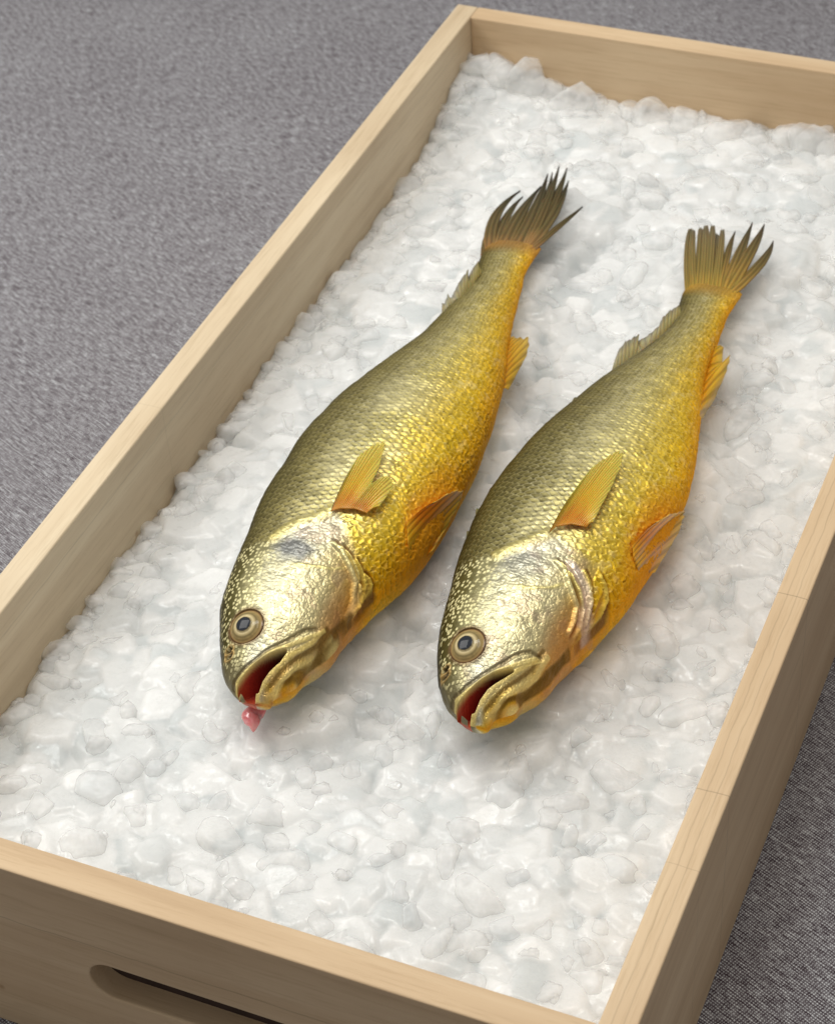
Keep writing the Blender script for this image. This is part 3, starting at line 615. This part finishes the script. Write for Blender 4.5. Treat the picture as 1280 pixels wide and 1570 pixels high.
def build_fish(fd, seed, label):
    root = empty('fish', (fd['o'][0], fd['o'][1], 0))
    root.rotation_euler = (0, 0, math.atan2(fd['a'][1], fd['a'][0]))
    tag(root, label, 'fish', 'golden yellow croakers lying side by side on the ice')
    # ---- body
    NT, NU, NL = 900, 330, 90
    qt, Tt, Dt, Vt, ht, zt = fish_table(fd, 500)
    uu = np.linspace(0, 1, NT); q = uu*.35+.65*uu**.62; q = (q-q[0])/(q[-1]-q[0])
    tt = np.interp(q, qt, Tt); D = np.interp(q, qt, Dt); V = np.interp(q, qt, Vt); h = np.interp(q, qt, ht); zc = np.interp(q, qt, zt)
    th = np.concatenate([np.linspace(0, math.pi, NU), np.linspace(math.pi, 2*math.pi, NL+2)[1:-1]])
    mid = ((D+V)/2)[:, None]; half = ((V-D)/2)[:, None]
    w, z = section(mid, half, h[:, None], zc[:, None], th[None])
    t = np.broadcast_to(tt[:, None], w.shape).copy()
    up = (th <= math.pi+1e-6)[None] & np.ones_like(w, bool)
    phi = np.where(th <= math.pi, th/math.pi, (2*math.pi-th)/math.pi)[None]*np.ones_like(w)
    # arc length across, measured from the mid line
    P = np.stack([t, -w, z], -1)
    dd = np.linalg.norm(np.diff(P, axis=1), axis=2); arc = np.concatenate([np.zeros((NT, 1)), np.cumsum(dd, 1)], 1)
    half_arc = arc[:, NU//2][:, None]
    s = np.where(up, arc-half_arc, (arc[:, NU-1][:, None]+(arc[:, NU-1][:, None]-arc))-half_arc)
    tot = arc[:, NU-1][:, None]
    LN = fd['t1']-fd['t0']; tn = (t-fd['t0'])/LN
    # normals
    dt = np.gradient(P, axis=0); dth = np.gradient(P, axis=1); Nn = np.cross(dt, dth); Nn /= np.linalg.norm(Nn, axis=2, keepdims=True)+1e-12
    ctr = np.stack([t, -mid*np.ones_like(w), zc[:, None]*np.ones_like(w)], -1)
    Nn *= np.sign(np.sum(Nn*(P-ctr), 2, keepdims=True)+1e-12)
    # ---- regions
    g1, u1, s1 = pdist(t, w, fd['g1']); g4, u4, s4 = pdist(t, w, fd['g4'])
    gp = np.array(fd['g4']); sh = np.array(fd['shoulder'])
    # back edge of the head: t as a function of w through shoulder line and gill line
    hb_w = np.array([-.2]+[p_[1] for p_ in fd['shoulder'][::1]]+[p_[1] for p_ in fd['g4'] if p_[1] > fd['shoulder'][-1][1]+.004]+[.2])
    hb_t = np.array([fd['shoulder'][0][0]-.002]+[p_[0] for p_ in fd['shoulder']]+[p_[0] for p_ in fd['g4'] if p_[1] > fd['shoulder'][-1][1]+.004]+[fd['g4'][-1][0]-.01])
    o_ = np.argsort(hb_w); hb = np.interp(w, hb_w[o_], hb_t[o_])
    bodyness = sst(-.002, .004, t-hb)
    nz1 = fbm(t*90, s*90, seed+1, 4); nz2 = fbm(t*260, s*260, seed+2, 3); nz3 = fbm(t*28, s*28, seed+3, 3)
    # ---- scales
    A_ = .0037; B_ = .0033
    rr = s*np.clip(.098/np.maximum(tot, .02), .75, 1.5)**.75/B_
    xx = (t-fd['t0'])/A_/np.interp(tn, [0, .5, 1], [1.0, 1.0, .72]) + .28*np.sin(s*60)
    wv = .25+.75*sst(.45, .8, phi)
    xx = xx+.3*(nz3-.5)+wv*(fbm(t*330, s*330, seed+14, 2)-.5)*1.3; rr = rr+.3*(fbm(t*40, s*40, seed+8, 2)-.5)+wv*(fbm(t*310, s*310, seed+15, 2)-.5)*1.3
    best_c = np.full(t.shape, 1e9); sc_d = np.full(t.shape, 1.0); sc_id = np.zeros(t.shape); sc_x = np.zeros(t.shape); sc_y = np.zeros(t.shape)
    j0 = np.floor(rr)
    for dj in (-1, 0, 1, 2):
        j = j0+dj; offx = .5*np.mod(j, 2)
        i0 = np.floor(xx-offx)
        for di in (-1, 0, 1):
            i = i0+di; cx = i+offx; dx = (xx-cx)/.98; dy = (rr-j)/.98
            d = np.hypot(dx, dy*1.0)
            m = (d < 1) & (cx < best_c)
            best_c = np.where(m, cx, best_c); sc_d = np.where(m, d, sc_d); sc_id = np.where(m, hsh(i, j, seed), sc_id)
            sc_x = np.where(m, dx, sc_x); sc_y = np.where(m, dy, sc_y)
    rnd2 = np.mod(sc_id*97.3, 1); rnd3 = np.mod(sc_id*531.7, 1)
    sh_h = .00058*sst(.2, 1, sc_d)**1.0 + .00016*(sc_id-.5)*sc_x + .00022*(rnd2-.5)*sc_y
    lat = sst(.35, .75, phi)
    crinkle = (np.abs(fbm(t*520, s*300, seed+4, 3)-.5))
    scale_amp = bodyness*(.6+.5*lat)*np.where(up, 1, .5)
    disp = scale_amp*(sh_h + .0006*lat*(.25-crinkle)*.9) + .0010*(nz1-.5)*(.5+.5*bodyness)
    # ---- colours of the body
    bc = lerp3([(0, (.024, .020, .005)), (.10, (.050, .041, .010)), (.22, (.105, .088, .025)), (.34, (.22, .185, .060)), (.45, (.48, .42, .18)), (.55, (.70, .60, .20)),
                (.64, (.80, .61, .09)), (.78, (.88, .58, .025)), (.90, (.90, .47, .010)), (1, (.90, .38, .008))], phi + .05*(nz3-.5)+.035*(nz1-.5)-.05*fd.get('yellow', 0))
    tailg = sst(.45, .9, tn)[..., None]
    bt = lerp3([(0, (.035, .028, .007)), (.25, (.14, .115, .03)), (.45, (.46, .38, .12)), (.60, (.64, .50, .12)), (.78, (.82, .50, .02)), (1, (.82, .34, .01))], phi+.04*(nz1-.5))
    bc = bc*(1-tailg)+bt*tailg
    rim = sst(.78, .97, sc_d)
    shade = (.62+.75*sc_id*(.4+.6*rnd2))
    bc = bc*(1+(shade-1)*.55)[..., None]
    # dark pigment in the pocket of each scale, pale free edge with its highlight dash painted in
    pk = sst(.55, .0, sc_d)
    bc *= (1-.42*pk-.34*pk*sst(.66, .25, phi))[..., None]
    edge_c = lerp3([(0, (.12, .10, .03)), (.3, (.42, .36, .15)), (.5, (.92, .86, .55)), (.75, (.98, .76, .16)), (1, (.9, .5, .04))], phi)
    ef = rim*(.38+.60*rnd3)*sst(.03, .35, phi)
    bc = bc*(1-ef[..., None])+edge_c*ef[..., None]
    cream = sst(.40, .58, nz3+.25*(nz1-.5))*sst(.36, .48, phi)*sst(.74, .58, phi)*sst(.75, .4, tn)*(.55 if not fd.get('yellow') else .3)
    bc = mixc(bc, (.74, .68, .40), cream*(.5+.5*sc_id))
    gl = sst(.62, .8, nz2)*sst(.25, .5, phi)*.20
    bc = mixc(bc, (.92, .84, .52), gl*(1-sst(.8, 1, phi)))
    # ---- head colours
    f1, f2, cid = worley(t/.0021, s/.0021, seed+20); e1 = f2-f1
    wf1, wf2, wid = worley(t/.0042+nz1, s/.0042, seed+30)
    hc = lerp3([(0, (.028, .024, .011)), (.14, (.050, .042, .010)), (.27, (.11, .095, .028)), (.37, (.33, .30, .15)), (.5, (.58, .56, .44)), (.62, (.60, .55, .36)), (.74, (.66, .48, .12)), (.87, (.72, .43, .035)), (1, (.72, .34, .02))], phi+.07*(nz1-.5))
    fleck = (sst(.42, .30, f1)*(cid > .38))*sst(.05, .2, phi)*sst(.50, .36, phi)
    hc = mixc(hc, (.85, .78, .42), fleck*.85)
    dk = sst(.16, .04, e1)*(.10+.35*nz2)*sst(.3, .42, phi)*sst(.85, .7, phi)
    hc = hc*(1-.75*dk[..., None])
    ck = np.array(fd['cheek'][0]); cd = np.hypot((t-ck[0])/.034, (w-ck[1])/.022)
    cheek = sst(1.35, .5, cd+.5*(nz1-.5))
    hc = mixc(hc, (.60, .555, .33), cheek*.75)
    bl = sst(.56, .70, fbm(t*110, s*110, seed+60, 3)); hc = mixc(hc, (.42, .27, .22), bl*.30*sst(.3, .5, phi))
    # snout: duller olive grey
    sn = sst(.022, .004, t-fd['t0']+.0*w)*sst(.62, .4, phi)
    hc = mixc(hc, (.23, .20, .11), sn*.75)
    pa = np.array(fd['patch']); pc = pa[0]; pdr = np.hypot((t-pc[0])/.0085, (w-pc[1]-.002)/.013)
    patch = sst(1.25, .55, pdr+.8*(nz1-.5))
    hc = mixc(hc, (.16, .165, .17), patch*fd.get('patch_amt', .7))
    col = hc*(1-bodyness[..., None])+bc*bodyness[..., None]
    metal = np.where(bodyness > .5, (.30+.22*sst(.2, .45, phi)*sst(.75, .6, phi))*sst(1.0, .8, phi)+.06, .25+.40*sst(.25, .45, phi)); rough = .34+.0*t
    rough = np.where(bodyness > .5, .32+.14*sc_id, .34+.16*cid)
    # foil crinkles on the head
    foil = (1-bodyness)*sst(.08, .3, phi)*np.where(up, 1, .3)
    disp += foil*(.00024*(wid-.5)*sst(.0, .5, wf2-wf1) + .00017*(cid-.5)*sst(0, .35, e1) - .00025*sst(.15, 0, e1)) + .0007*(1-bodyness)*(nz2-.5)
    # shoulder: sunken groove then raised yellow ridge
    d, u, sd = pdist(t, w, fd['shoulder'])
    k = sst(.0058, .001, d+.003*(nz1-.4))*np.where(up, 1, 0)*sst(0, .12, u)
    col = mixc(col, (.66, .56, .17), k*.6*(.6+.6*nz1)); disp += .0012*k
    d, u, sd = pdist(t, w, fd['gold']); k = sst(.0019, .0003, d+.0016*(nz1-.3))*sst(0, .2, u)*sst(1, .85, u); col = mixc(col, (.80, .70, .26), k*.7); disp += .0003*k
    # ---- gill cover edges: overlapping folds
    for nm, wd, rise, cc in (('g1', .0018, .0018, (.82, .74, .36)), ('g2', .0015, .0014, (.80, .68, .24)), ('g3', .0015, .0012, (.80, .62, .12)), ('g4', .0016, .0011, (.82, .62, .12))):
        d, u, sd = pdist(t, w, fd[nm]); env = sst(0, .08, u)*sst(1, .9, u)
        k = sst(wd, wd*.35, d)*env*up; disp += rise*k
        col = mixc(col, cc, k*.8)
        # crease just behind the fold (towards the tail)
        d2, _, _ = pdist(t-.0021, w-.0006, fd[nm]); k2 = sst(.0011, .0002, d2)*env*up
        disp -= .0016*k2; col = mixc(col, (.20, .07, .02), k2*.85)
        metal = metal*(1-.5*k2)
    if fd.get('white_gill'):
        d, u, sd = pdist(t, w, [((a_[0]+b_[0])/2, (a_[1]+b_[1])/2) for a_, b_ in zip(fd['g2'], fd['g3'][:1]+fd['g3'])][:5])
        k = sst(.0038, .0012, d)*up; col = mixc(col, (.80, .70, .66), k*.6)
    else:
        pass
    # reddish throat below the gill
    ch = np.array(fd['chin'][0]); k = sst(1.5, .3, np.hypot((t-ch[0])/.022, (w-ch[1])/.008)); col = mixc(col, (.62, .24, .05), k*.55)
    # ---- lower jaw creases
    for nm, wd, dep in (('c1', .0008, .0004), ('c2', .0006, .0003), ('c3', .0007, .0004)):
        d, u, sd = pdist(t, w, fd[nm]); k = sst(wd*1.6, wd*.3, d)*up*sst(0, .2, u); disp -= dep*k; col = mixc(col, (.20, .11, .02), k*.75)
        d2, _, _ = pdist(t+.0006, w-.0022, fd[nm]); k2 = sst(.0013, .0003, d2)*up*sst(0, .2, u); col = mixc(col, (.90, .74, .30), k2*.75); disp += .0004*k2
    # ---- mouth
    mo = fd['mouth']; ip = inpoly(t, w, [(mo[0][0]-.012, mo[0][1]-.001)]+[m_[:2] for m_ in mo]+[(mo[-1][0]-.012, mo[-1][1]-.001)]); d, u, sd = pdist(t, w, fd['mouth'][1:-1])
    sgn = np.where(ip, d, -d)
    d, u, _ = pdist(t, w, fd['uplip']); wl = np.interp(u, [0, .5, 1], [.0026, .0016, .0010]); k = sst(wl, wl*.3, d)*up*(~ip)
    disp += .0004*k; col = mixc(col, (.74, .60, .22), k*.8*(.6+.8*nz2)); metal = np.where(k > .4, .25, metal)
    d, u, _ = pdist(t, w, fd['lolip']); wl = np.interp(u, [0, .5, 1], [.0026, .0016, .0010]); k = sst(wl, wl*.3, d)*up*(~ip)
    disp += .0002*k; col = mixc(col, (.84, .66, .22), k*.75*(.6+.8*nz2)); metal = np.where(k > .4, .3, metal)
    d, u, _ = pdist(t, w, fd['ucrease']); k = sst(.0014, .0003, d)*up; disp -= .0007*k; col = mixc(col, (.14, .10, .04), k*.7)
    inm = sst(-.0012, .0006, sgn)*np.where(up | (t < mo[4][0]), 1, 0)
    # ---- nostril and eye socket
    for np_ in fd['nostril']:
        d = np.hypot(t-np_[0], w-np_[1]); k = sst(.0021, .0007, d)*up; disp -= .0016*k; col = mixc(col, (.05, .03, .015), k*.9)
        k = sst(.0032, .0022, d)*sst(.0014, .0024, d)*up; col = mixc(col, (.55, .36, .13), k*.7); disp += .0005*k
    ex, ew, ez = fd['eye'][0]
    i_, j_ = np.unravel_index(((t-ex)**2+(w-ew)**2+(~up)*9).argmin(), t.shape)
    ec = P[i_, j_].copy(); en = Nn[i_-8:i_+9:4, j_-8:j_+9:4].reshape(-1, 3).mean(0); en /= np.linalg.norm(en)
    RE = .0096
    rel = P-ec; de = np.sqrt(np.maximum(0, (rel**2).sum(2)-(rel@en)**2)); near = up & ((rel**2).sum(2) < .03**2)
    k = sst(RE*1.02, RE*.90, de)*near
    disp -= .0040*k; col = mixc(col, (.10, .06, .03), k)
    k = sst(RE*1.28, RE*1.0, de)*near; disp += .0003*k; col = mixc(col, (.17, .10, .045), k*.75)
    # ---- apply
    wet = fbm(t*30, s*60, seed+40, 2)
    P = P+Nn*disp[..., None]
    zb = zc[:, None]-h[:, None]*.55
    P[..., 2] = np.where(inm > 0, np.maximum(P[..., 2]-.026*inm, np.minimum(P[..., 2], zb)), P[..., 2])
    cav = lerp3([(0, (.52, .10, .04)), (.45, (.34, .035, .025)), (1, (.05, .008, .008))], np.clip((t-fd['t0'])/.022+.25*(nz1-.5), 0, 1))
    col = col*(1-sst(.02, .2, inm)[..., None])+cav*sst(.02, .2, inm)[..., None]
    metal = metal*(1-sst(.02, .2, inm)); rough = np.where(inm > .1, .25, rough)
    fb_ = sst(.945, .99, tn+.01*(nz1-.5)); col = mixc(col, (.50, .25, .06) if not fd.get('yellow') else (.58, .33, .05), fb_*.8)
    pv = fd['pelv'][1]; pm = np.mean([q_[:2] for q_ in pv[:4]]+[q_[:2] for q_ in fd['pelv'][0]], axis=0); k = sst(1.5, .3, np.hypot((t-pm[0])/.034, (w-pm[1])/.010)+.5*(nz1-.5))
    col = mixc(col, (.84, .34, .02), k*.75*sst(.6, .75, phi))
    # pectoral pit, faint grime
    col *= (.93+.14*nz2)[..., None]
    dry = (1-.9*sst(.70, .95, phi))*(.45+.55*sst(.12, .42, phi)); rough = rough+.22*(1-dry)
    mr = np.stack([np.clip(metal, 0, 1), np.clip(rough, .15, 1), dry], -1)
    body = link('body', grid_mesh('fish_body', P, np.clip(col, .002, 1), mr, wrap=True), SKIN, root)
    # close both ends
    bm = bmesh.new(); bm.from_mesh(body.data); bm.verts.ensure_lookup_table(); m_ = P.shape[1]
    for base in (0, (NT-1)*m_):
        try: bm.faces.new([bm.verts[base+i] for i in range(m_)])
        except Exception: pass
    bmesh.ops.recalc_face_normals(bm, faces=bm.faces); bm.to_mesh(body.data); bm.free()
    # ---- eye
    make_eye(root, ec-en*.0012, en, RE, fd)
    # ---- fins
    fin_grid('pectoral_fin', root, fd['pect'], seed, 46, [(0, (.68, .30, .03)), (.12, (.70, .28, .03)), (.35, (.76, .46, .04)), (1, (.66, .56, .10))], lift=.0012, rays=24, rag=.05, dark_edge=True)
    fin_grid('anal_fin', root, fd['anal'], seed+1, 40, [(0, (.70, .30, .01)), (.5, (.75, .44, .015)), (1, (.62, .42, .05))], lift=.001, rays=9, rag=.05)
    fin_grid('pelvic_fin', root, fd['pelv'], seed+2, 40, [(0, (.84, .44, .02)), (.35, (.76, .27, .02)), (.7, (.78, .36, .02)), (1, (.84, .56, .08))], lift=.0022, rays=8, rag=.05)
    fin_grid('dorsal_fin', root, fd['dors'], seed+3, 60, [(0, (.22, .17, .035)), (.5, (.34, .28, .07)), (1, (.10, .08, .02))], lift=.0005, rays=18, rag=.10)
    spiny(root, fd, seed, D, zc, tt)
    tail(root, fd, seed, D[-1], V[-1])
    return root

def solid(me_P, cols, thick, name, root, mat, al=None):
    """a fin sheet with real thickness"""
    n, m = me_P.shape[:2]
    dt = np.gradient(me_P, axis=0); dth = np.gradient(me_P, axis=1); Nn = np.cross(dt, dth); Nn /= np.linalg.norm(Nn, axis=2, keepdims=True)+1e-12
    A = me_P+Nn*thick/2; B = me_P-Nn*thick/2
    R = np.concatenate([A, B[:, ::-1]], 1); Cc = np.concatenate([cols, cols[:, ::-1]], 1)
    if al is None: al = np.ones(me_P.shape[:2])
    al = np.concatenate([al, al[:, ::-1]], 1)[..., None]*np.ones(3)
    return link(name, grid_mesh(name, R, np.clip(Cc, .002, 1), al, wrap=True), mat, root)

def fin_grid(name, root, BT, seed, nj, stops, lift, rays, rag, dark_edge=False):
    Bp, Tp = [np.array(a) for a in BT]; ni = 170
    u = np.linspace(0, 1, ni)
    def along(p_, u):
        x = np.linspace(0, 1, len(p_)); return np.stack([np.interp(u, x, p_[:, k]) for k in range(3)], -1)
    B = along(Bp, u); Tt = along(Tp, u)
    jag = hsh(np.floor(u*rays*3), 0*u, seed)*rag + rag*.6*hsh(np.floor(u*rays*7), 0*u, seed+3)
    v = np.linspace(0, 1, nj)
    ext = (1-jag)[:, None]*v[None]
    P = B[:, None]+(Tt-B)[:, None]*ext[..., None]
    P[..., 2] += lift*np.sin(ext*math.pi*.9)
    ray = np.cos(u*rays*2*math.pi)[:, None]*np.ones_like(ext)
    P[..., 2] += .00018*ray*np.interp(ext, [0, .1, .9, 1], [0, 1, 1, .3])
    col = lerp3(stops, ext+.08*(hsh(np.floor(u*rays*2), 0*u, seed+9)[:, None]-.5))
    col *= (1-.42*sst(.25, -.8, ray))[..., None]*(.85+.3*fbm(u[:, None]*60+0*ext, ext*6, seed, 3))[..., None]
    if dark_edge:
        e = sst(.04, .0, u)[:, None]*np.ones_like(ext); col = mixc(col, (.10, .05, .02), e*.85)
    # local frame: y = -w
    P = P.copy(); P[..., 1] *= -1
    al = np.interp(ext, [0, .3, .8, 1], [.95, .80, .66, .5])*(.82+.18*sst(.6, -.6, ray))
    if name == 'pelvic_fin': al = np.interp(ext, [0, .7, 1], [1, 1, .8])+0*al
    o = solid(P, col, .0004, name, root, FIN, np.sqrt(al)); return o

def spiny(root, fd, seed, D, zc, tt):
    """folded spiny part of the dorsal fin: a low membrane with the tips of the spines showing"""
    ni, nj = 240, 8; u = np.linspace(0, 1, ni)
    t_ = fd['t0']+(fd['t1']-fd['t0'])*(.26+.46*u)
    d_ = np.interp(t_, tt, D); z_ = np.interp(t_, tt, zc)
    sp = np.mod(u*10, 1); hgt = .0004+.0022*sst(.45, .98, sp)*(.4+.8*hsh(np.floor(u*10), 0*u, seed))*sst(0, .12, u)*sst(1, .9, u)
    v = np.linspace(0, 1, nj)
    P = np.zeros((ni, nj, 3)); P[..., 0] = t_[:, None]+.002*v[None]; P[..., 1] = -(d_[:, None]+.0016-(hgt[:, None]+.0016)*v[None]); P[..., 2] = z_[:, None]+.0055-.001*v[None]
    col = lerp3([(0, (.10, .085, .035)), (1, (.20, .18, .07))], v[None]*np.ones((ni, 1)))
    col *= (.55+.6*hsh(np.floor(u*60), 0*u, seed))[:, None, None]
    solid(P, col, .0006, 'spiny_dorsal_fin', root, FIN)

def tail(root, fd, seed, Dl, Vl):
    """caudal fin: ragged bundles of rays in one mesh"""
    VV = []; FF = []; CC = []; base = 0
    rnd = random.Random(seed)
    for bi, (b, m, tp, wd, blunt) in enumerate(fd['blades']):
        b, m, tp = [np.array(x) for x in (b, m, tp)]
        ni, nj = 17, 36
        v = np.linspace(0, 1, nj)
        c = ((1-v)**2)[:, None]*b+(2*v*(1-v))[:, None]*(2*m-.5*b-.5*tp)+(v**2)[:, None]*tp
        dr = np.gradient(c, axis=0); dr /= np.linalg.norm(dr[:, :2], axis=1, keepdims=True)
        side = np.stack([-dr[:, 1], dr[:, 0], 0*dr[:, 0]], -1)
        if blunt: prof = np.interp(v, [0, .15, .4, .85, 1], [.55, .95, 1.0, .85, .62])
        else: prof = np.interp(v, [0, .2, .55, .75, .9, 1], [.55, 1.12, .95, .60, .24, .03])
        x = np.linspace(-1, 1, ni)
        P = c[:, None]+side[:, None]*(x[None, :, None]*(wd*prof)[:, None, None])
        if blunt:
            ext = .003*(np.array([rnd.random() for _ in range(ni)])-.5)
            P += dr[:, None]*(ext[None, :, None]*sst(.7, 1, v)[:, None, None])
        P[..., 2] += .0011*math.sin(bi*2.3)*sst(.15, .6, v)[:, None] - .0006*(x**2)[None] + .00022*np.cos(x*8)[None]*sst(0, .2, v)[:, None]
        P[..., 2] += .0010
        P[..., 1] *= -1
        col = lerp3([(0, (.46, .22, .05)), (.16, (.34, .18, .06)), (.32, (.16, .11, .035)), (.7, (.08, .062, .018)), (1, (.015, .013, .006))], v[:, None]*np.ones((1, ni)))
        if fd.get('yellow'): col = lerp3([(0, (.56, .32, .04)), (.2, (.34, .21, .04)), (.5, (.17, .12, .03)), (.8, (.08, .06, .018)), (1, (.012, .01, .006))] if not blunt else
                                         [(0, (.56, .33, .04)), (.3, (.26, .19, .045)), (.75, (.20, .15, .055)), (1, (.12, .10, .05))], v[:, None]*np.ones((1, ni)))
        st = .5+.5*np.cos(x*8+.6)
        col *= (.62+.55*st[None]*(.7+.3*fbm(v[:, None]*40+bi*9, x[None]*3+0*v[:, None], seed, 2)))[..., None]
        dt = np.gradient(P, axis=0); dth = np.gradient(P, axis=1); Nn = np.cross(dt, dth); Nn /= np.linalg.norm(Nn, axis=2, keepdims=True)+1e-12
        R = np.concatenate([P+Nn*.0003, (P-Nn*.0003)[:, ::-1]], 1); Cc = np.concatenate([col, col[:, ::-1]], 1); mm = R.shape[1]
        idx = np.arange(nj*mm).reshape(nj, mm)+base; nx = np.roll(idx, -1, 1)
        FF.append(np.stack([idx[:-1], idx[1:], nx[1:], nx[:-1]], -1).reshape(-1, 4)); VV.append(R.reshape(-1, 3)); CC.append(Cc.reshape(-1, 3)); base += nj*mm
    me = raw_mesh('caudal_fin', np.concatenate(VV), np.concatenate(FF), np.clip(np.concatenate(CC), .002, 1), np.full((base, 3), .93))
    link('caudal_fin', me, FIN, root)

def eye_mats():
    m, nt, nd, lk, b = new_mat('fish_eye')
    c = N(nt, 'ShaderNodeAttribute', attribute_name='col'); lk.new(c.outputs['Color'], b.inputs['Base Color'])
    b.inputs['Roughness'].default_value = .45; b.inputs['Specular IOR Level'].default_value = .08; b.inputs['Coat Weight'].default_value = .30; b.inputs['Coat Roughness'].default_value = .02
    return m
EYE = eye_mats()
def make_eye(root, c, n, R, fd):
    ni, nj = 40, 72
    r = np.linspace(0, 1, ni); a = np.linspace(0, 2*math.pi, nj, endpoint=False)
    up = np.array([0, 0, 1.0]); e1 = np.cross(n, up); e1 /= np.linalg.norm(e1); e2 = np.cross(n, e1)
    rr = r[:, None]*np.ones((1, nj)); aa = a[None]*np.ones((ni, 1))
    dome = .0034*(1-rr**2)**.8 - .0012*sst(.85, 1, rr)*0 - .00035*sst(.80, .86, rr)*sst(.98, .9, rr)
    dome += .0005*sst(.47, .42, rr)
    P = c+R*rr[..., None]*(np.cos(aa)[..., None]*e1+np.sin(aa)[..., None]*e2)+n*dome[..., None]
    ns = fbm(np.cos(aa)*6+rr*4, np.sin(aa)*6, 5, 3)
    col = lerp3([(0, (.012, .015, .021)), (.36, (.018, .022, .03)), (.40, (.02, .016, .012)), (.44, (.40, .33, .18)), (.52, (.60, .50, .28)), (.60, (.42, .33, .16)), (.68, (.17, .13, .055)), (.80, (.30, .22, .09)), (.88, (.36, .25, .10)), (.95, (.14, .07, .025)), (1, (.04, .02, .01))], rr+.03*(ns-.5))
    col *= (.8+.4*ns)[..., None]
    link('eye', grid_mesh('eye', P, np.clip(col, .002, 1), None, wrap=True), EYE, root)

FISH['A'].update(patch_amt=.85); FISH['B'].update(yellow=.6, patch_amt=.45, white_gill=True)
fa = build_fish(FISH['A'], 11, 'left golden-bellied fish with a pink lump below its open mouth')
fb = build_fish(FISH['B'], 47, 'right golden-bellied fish with clean mouth, nearer the empty side of the crate')

# pink tissue hanging from the mouth of the left fish
def pink():
    m, nt, nd, lk, b = new_mat('pink_tissue')
    b.inputs['Base Color'].default_value = (.62, .16, .18, 1); b.inputs['Subsurface Weight'].default_value = .5; b.inputs['Subsurface Scale'].default_value = .004
    b.inputs['Subsurface Radius'].default_value = (1, .35, .3); b.inputs['Roughness'].default_value = .18; b.inputs['Coat Weight'].default_value = .6
    tc = N(nt, 'ShaderNodeTexCoord'); n = N(nt, 'ShaderNodeTexNoise', i_Scale=300.0); lk.new(tc.outputs['Object'], n.inputs['Vector'])
    r = ramp(nt, [(.35, (.82, .22, .25)), (.65, (.90, .42, .42))]); lk.new(n.outputs['Fac'], r.inputs[0]); lk.new(r.outputs[0], b.inputs['Base Color'])
    pk = FISH['A']['pink']; pts = [np.array((p_[0], -p_[1], p_[2]-.0005)) for p_ in pk]; pts[0] += np.array((.003, -.002, .002)); pts[3] += np.array((-.0005, .0005, -.002))
    rad = [.0034, .0050, .0036, .0003]
    nv, na = 40, 24; v = np.linspace(0, 1, nv); x = np.linspace(0, 1, 4)
    cc = np.stack([np.interp(v, x, [q[k] for q in pts]) for k in range(3)], -1)
    for _ in range(3): cc[1:-1] = (cc[:-2]+2*cc[1:-1]+cc[2:])/4
    rd = np.interp(v, x, rad); 
    for _ in range(12): rd[1:-1] = (rd[:-2]+2*rd[1:-1]+rd[2:])/4
    d = np.gradient(cc, axis=0); d /= np.linalg.norm(d, axis=1, keepdims=True)
    s = np.cross(d, [0, 0, 1.]); s /= np.linalg.norm(s, axis=1, keepdims=True); u_ = np.cross(s, d)
    a = np.linspace(0, 2*math.pi, na, endpoint=False)
    bump = 1+.07*np.sin(a*2+1)[None]*np.sin(v*7)[:, None]+.07*np.sin(a*5)[None]*np.cos(v*17)[:, None]
    P = cc[:, None]+(rd[:, None]*bump)[..., None]*(np.cos(a)[None, :, None]*s[:, None]+.8*np.sin(a)[None, :, None]*u_[:, None])
    link('mouth_tissue', grid_mesh('mouth_tissue', P, wrap=True), m, fa)
pink()
